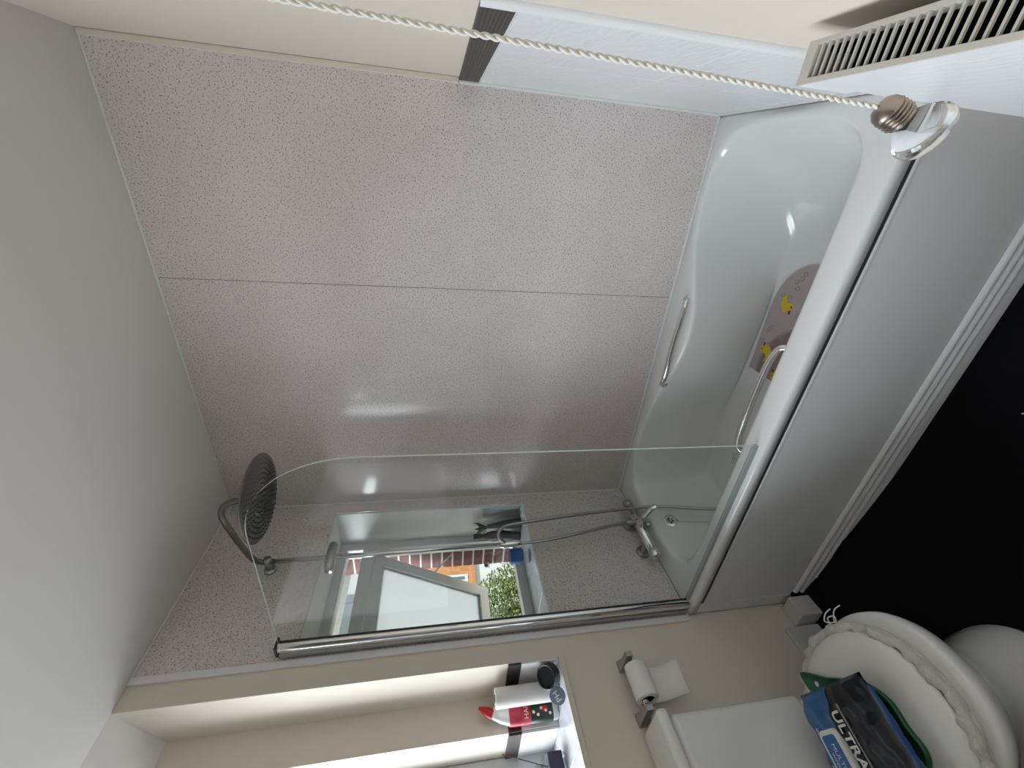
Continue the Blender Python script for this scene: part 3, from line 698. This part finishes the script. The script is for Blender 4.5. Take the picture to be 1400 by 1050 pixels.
box('jar_label', -.2475, -.1845, -1.0365, -.9735, Z0+.012, Z0+.060, M['purple'], t, bevel=.003)
lathe('jar_neck', [(.014, .078), (.014, .10), (.011, .102)], (-.216, -1.005, Z0), M['clear'], t)
tube('reed', [(-.216, -1.005, Z0+.05), (-.200, -.957, 1.308)], .0016, M['card'], t, 6)
tube('reed', [(-.216, -1.005, Z0+.05), (-.235, -1.05, 1.30)], .0016, M['card'], t, 6)

# ================================================================== TOILET ROLL HOLDER
t = thing('toilet_roll_holder', 'chrome two-bracket toilet roll holder on the cream wall', 'roll holder', (.0, -.925, .885))
for y in (-.848, -1.002):
    V = []
    for x, wy, z0, z1 in ((.0005, .017, .868, .908), (.012, .017, .868, .908), (.040, .010, .876, .900), (.085, .008, .876, .898)):
        V += [(x, y-wy, z0), (x, y+wy, z0), (x, y+wy, z1), (x, y-wy, z1)]
    F = [(3, 2, 1, 0), (12, 13, 14, 15)]
    for i in range(3):
        for k in range(4): F.append((i*4+k, i*4+(k+1) % 4, i*4+4+(k+1) % 4, i*4+4+k))
    mobj('bracket', V, F, M['chrome_d'], t)
tube('roller', [(.072, -.845, .887), (.072, -1.004, .887)], .0085, M['chrome'], t, 14)
t = thing('toilet_roll', 'white toilet roll with a loose hanging sheet on the chrome holder', 'toilet roll', (.072, -.925, .85))
lathe('roll_paper', [(.020, -.049), (.036, -.049), (.0365, -.047), (.0365, .047), (.036, .049), (.020, .049), (.019, .045), (.019, -.045), (.020, -.049)], (.076, -.930, .879), M['paper'], t, (0, 1, 0), 40)
lathe('card_tube', [(.0192, -.0485), (.0192, .0485), (.0178, .0485), (.0178, -.0485), (.0192, -.0485)], (.076, -.930, .879), M['card'], t, (0, 1, 0), 28)
V = []; F = []; shp = [(.0400, .882), (.0390, .86), (.0405, .835), (.046, .81), (.055, .785), (.068, .76), (.084, .738)]
for i, (x, z) in enumerate(shp):
    for y in (-.977, -.952, -.930, -.905, -.882): V.append((x+.006*math.sin((y+.93)*40)*(i/6), y, z))
for i in range(len(shp)-1):
    for k in range(4): a = i*5+k; F.append((a, a+1, a+6, a+5))
s_ = mobj('hanging_sheet', V, F, M['paper'], t, True); sm = s_.modifiers.new('th', 'SOLIDIFY'); sm.thickness = .0006

# ================================================================== TOILET
to = thing('toilet', 'white close-coupled toilet with towelling cover on its closed lid', 'toilet', (.30, -1.2, 0))
loft('pan', [ering(cx, -1.195, a, b, z, 56, 2.3) for cx, a, b, z in ((.30, .235, .145, .0), (.30, .238, .148, .02), (.30, .225, .135, .06), (.30, .20, .118, .14), (.305, .20, .12, .22), (.325, .225, .155, .30), (.345, .248, .190, .355), (.347, .254, .199, .380), (.347, .254, .199, .398), (.347, .245, .19, .405), (.347, .20, .15, .405))], M['ceramic'], to)
box('cistern_base', .035, .22, -1.34, -1.06, .30, .45, M['ceramic'], to, bevel=.02, seg=3)
box('cistern', .004, .150, -1.43, -1.045, .44, .868, M['ceramic'], to, bevel=.022, seg=4)
box('cistern_lid', .002, .162, -1.442, -1.034, .870, .905, M['ceramic'], to, bevel=.013, seg=4)
loft('seat', [ering(.34, -1.203, a, b, z, 56, 2.2) for a, b, z in ((.222, .190, .407), (.226, .194, .412), (.226, .194, .422), (.222, .190, .426))], M['seat'], to)
ld = loft('lid', [ering(.335, -1.207, a, b, z, 56, 2.2) for a, b, z in ((.205, .178, .427), (.214, .187, .431), (.216, .188, .440), (.211, .184, .448), (.190, .164, .4535), (.12, .10, .457), (.02, .02, .458))], M['seat'], to)
random.seed(21); V = []; F = []; N1, N2 = 120, 8
for i in range(N1):
    q = 2*math.pi*i/N1; wob = .0035*math.sin(i*1.7)+.003*math.sin(i*.63+1)
    for k in range(N2):
        a = 2*math.pi*k/N2; r_ = .0135+.0025*math.sin(i*1.1+k)+wob*.3
        rx, ry = .226+r_*math.cos(a)*1.05, .198+r_*math.cos(a)*1.05
        V.append((.337+rx*math.cos(q), -1.206+ry*math.sin(q), .430+r_*math.sin(a)*1.0+wob))
for i in range(N1):
    j = (i+1) % N1
    for k in range(N2): F.append((i*N2+k, i*N2+(k+1) % N2, j*N2+(k+1) % N2, j*N2+k))
cv = mobj('lid_cover', V, F, M['fabric'], to, True)
tube('tie_string', smooth_path([(.43, -1.018, .436), (.452, -1.006, .452), (.470, -1.012, .446), (.452, -1.018, .438), (.435, -1.005, .45), (.445, -.990, .44), (.458, -.985, .425)], 5), .0016, M['cord'], cv, 6)
tube('tie_string', smooth_path([(.452, -1.016, .44), (.475, -1.000, .437), (.488, -.995, .42)], 5), .0016, M['cord'], cv, 6)
for y in (-1.11, -1.30): lathe('lid_hinge', [(.012, -.02), (.012, .02)], (.150, y, .428), M['seat'], to, (0, 1, 0), 14)

# green scoop under the pack
t = thing('green_scoop', 'flat green plastic scoop lying under the pack of wipes', 'scoop', (.34, -1.18, .459))
P = closed_spline([(.243, -1.038), (.275, -1.056), (.315, -1.085), (.36, -1.11), (.42, -1.15), (.446, -1.20), (.436, -1.25), (.432, -1.292), (.40, -1.315), (.35, -1.31), (.30, -1.27), (.265, -1.20), (.245, -1.14), (.235, -1.075)], 6)
n = len(P); c0 = P.mean(0)
hole = [(.272+.0065*math.cos(-2*math.pi*k/n+3.6), -1.078+.0065*math.sin(-2*math.pi*k/n+3.6)) for k in range(n)]
# rim profile: outer edge raised a little above the flat
rg = []
for s, z in ((1.0, .4595), (1.0, .4700), (.97, .4715), (.95, .4655)):
    rg.append([(c0[0]+(p[0]-c0[0])*s, c0[1]+(p[1]-c0[1])*s, z) for p in P])
loft('scoop_tray', rg, M['green'], t)
lathe('hanging_hole', [(.0065, 0), (.0065, .0004), (0, .0004)], (.272, -1.081, .4657), M['seat'], t, n=14)

# pack of wipes
e1 = Vector((.972, -.235, 0)).normalized(); e2 = Vector((-.235, -.972, 0)).normalized(); pc = Vector((.319, -1.255, .478))
t = thing('wipes_pack', 'blue and black pack of wipes lying on the toilet lid', 'wipes pack', (.319, -1.255, .478))
W_, L_, T_ = .265, .285, .060
V = []; F = []; NU, NV = 22, 26; random.seed(9)
def pk(u, v, side):
    a, b = u*2-1, v*2-1
    th = (1-abs(a)**5)**.6 * (1-abs(b)**3.5)**.7
    wr = .0035*math.sin(9*b+5*a)+.0028*math.sin(17*a-6*b)+.002*math.sin(23*b+3)
    zz = (T_*.5)*(th*(1+.0)) + wr*min(1, th*1.5)
    sq_ = 1-.07*(1-th)*(abs(b) > .8)
    p = pc + e1*(a*W_/2*sq_) + e2*(b*L_/2)
    return Vector((p.x, p.y, pc.z + T_*.5 + side*zz*(1 if side > 0 else .95)))
for side in (1, -1):
    for i in range(NU+1):
        for j in range(NV+1): V.append(pk(i/NU, j/NV, side))
o_ = (NU+1)*(NV+1)
for s in (0, o_):
    for i in range(NU):
        for j in range(NV): a = s+i*(NV+1)+j; F.append((a, a+NV+1, a+NV+2, a+1))
M['pack'] = pack_material(e1, e2, pc)
body = mobj('pack_film', V, F, M['pack'], t, True)
bm = bmesh.new(); bm.from_mesh(body.data); bmesh.ops.remove_doubles(bm, verts=bm.verts, dist=.0008); bmesh.ops.recalc_face_normals(bm, faces=bm.faces); bm.to_mesh(body.data); bm.free()
ztop = pc.z + T_ + .003
def pt(a, b, z=0): p = pc+e1*a+e2*b; return Vector((p.x, p.y, ztop+z))
# flip-open label: white frame with a blue inlay
def quad_slab(name, a0, a1, b0, b1, z0, z1, m, parent, rad=.014):
    P = []
    for (ca, cb, q0) in ((a1-rad, b1-rad, 0), (a0+rad, b1-rad, 1), (a0+rad, b0+rad, 2), (a1-rad, b0+rad, 3)):
        for k in range(5): q = (q0+k/4)*math.pi/2; P.append((ca+rad*math.cos(q), cb+rad*math.sin(q)))
    return loft(name, [[tuple(pt(a, b, z)) for a, b in P] for z in (z0, z1)], m, parent, smooth=False)
fl_ = quad_slab('flip_lid', -.078, -.012, -.062, .078, -.006, .007, M['whitep'], t)
quad_slab('lid_inlay', -.072, -.024, -.052, .058, .006, .0076, M['packblue'], fl_, .008)
text('lid_print', 'MULTI-USE', .0165, pt(-.046, .004, .0078), e2, e1*-1*-1, M['whitep'], fl_, .0002)
text('lid_print', 'WIPES', .010, pt(-.062, -.006, .0078), e2, e1, M['whitep'], fl_, .0002)
text('pack_title', 'ULTRA', .036, pt(.012, -.035, .0030), e2, e1, M['whitep'], t, .0004, bold=.0008)
quad_slab('title_line', .030, .0345, -.100, .030, -.002, .0016, M['chrome_d'], t, .002)
text('pack_print', 'DURABLE TEXTURED', .0105, pt(-.090, -.02, -.005), e2, e1, M['whitep'], t, .0004)
quad_slab('count_box', -.116, -.097, -.01, .05, -.020, -.0105, M['packblack'], t, .002)
text('count_print', '80 WIPES', .010, pt(-.1065, .02, -.010), e2, e1, M['whitep'], t, .0004)

# ================================================================== HEATER
ht = thing('panel_heater', 'slim white panel heater with slatted top grille on the right wall', 'heater', (1.655, -1.2, .36))
HX0, HX1, HY0, HY1, HZ = 1.626, 1.680, -1.62, -.842, .965
box('heater_body', HX0+.003, HX1, HY0, HY1, .36, .880, M['heater'], ht, bevel=.004)
boxes('upper_casing', [(HX0, HX0+.006, HY0, HY1, .872, .9615), (HX1-.004, HX1, HY0, HY1, .8805, .944), (HX0+.0062, HX1-.0042, HY1-.004, HY1, .8805, .944), (HX0+.0062, HX1-.0042, HY0, HY0+.004, .8805, .944)], M['heater'], ht)
boxes('grille_well_shade', [(HX0+.0065, HX1-.0045, HY0+.005, HY1-.005, .8805, .8830), (HX0+.0063, HX0+.0075, HY0+.005, HY1-.005, .8830, .9500), (HX1-.0075, HX1-.0045, HY0+.005, HY1-.005, .8830, .9440)], M['dark'], ht)  # dark lining paints in the shade between the grille slats
boxes('grille_frame', [(HX0+.0005, HX0+.0075, HY0, HY1, .9505, HZ), (HX1-.006, HX1, HY0, HY1, .9445, HZ), (HX0+.0075, HX1-.006, HY1-.018, HY1, .9445, HZ), (HX0+.0075, HX1-.006, HY0, HY0+.02, .9445, HZ)], M['beige'], ht)
s0 = box('slat', HX0+.0076, HX1-.0062, -.0015, .0015, .9605, .9640, M['beige'], ht)
y = HY1-.018-.0085; first = True
while y > HY0+.03:
    if first: s0.location.y = y; first = False
    else: rep(s0, (0, y-s0.location.y, 0), ht)
    y -= .0122
boxes('wall_bracket', [(HX1, 1.7055, -1.0, -.97, .5, .85), (HX1, 1.7055, -1.5, -1.47, .5, .85)], M['beige'], ht)

# ================================================================== LIGHT PULL
pc_ = thing('light_pull', 'white twisted pull cord ending in a glass light-bulb shaped pull', 'light pull', (1.60, -1.11, H))
base = Vector((1.5605, -1.1235, 1.085)); top = Vector((1.594, -1.112, H))
lathe('ceiling_switch', [(.040, 0), (.040, -.02), (.030, -.032), (0, -.033)], (top.x, top.y, H-.0005), M['white'], pc_, (0, 0, 1), 28)
parts = []; Ln = (top-base).length; T3, A3, B3 = frame_of(top-base); ns = int(Ln/.0022)
for s in range(2):
    P = []
    for i in range(ns+1):
        d = Ln*i/ns; q = 2*math.pi*d/.0175 + s*math.pi; P.append(base+T3*d+(A3*math.cos(q)+B3*math.sin(q))*.00125)
    parts.append(tube_data(P, .00150, 6))
multi('twisted_cord', parts, M['cord'], pc_)
ax = Vector((-.368, -.374, -.851)).normalized(); b0 = base - ax*.004
BS = .78
prof = [(.004, 0), (.012, .003), (.0165, .009), (.0175, .014)]
for k in range(4): z = .0155+k*.0048; prof += [(.0178, z), (.0186, z+.0012), (.0178, z+.0024), (.0158, z+.0036)]
prof += [(.0165, .0355), (.013, .037)]
lathe('screw_cap', [(r_*BS, z*BS) for r_, z in prof], b0, M['metalcap'], pc_, ax, 32)
lathe('glass_bulb', [(r_*BS, z*BS) for r_, z in [(.0125, .036), (.0150, .039), (.0225, .046), (.0305, .055), (.0340, .064), (.0335, .071), (.0285, .079), (.0180, .0845), (.008, .0865), (0, .087)]], b0, M['crystal'], pc_, ax, 32)
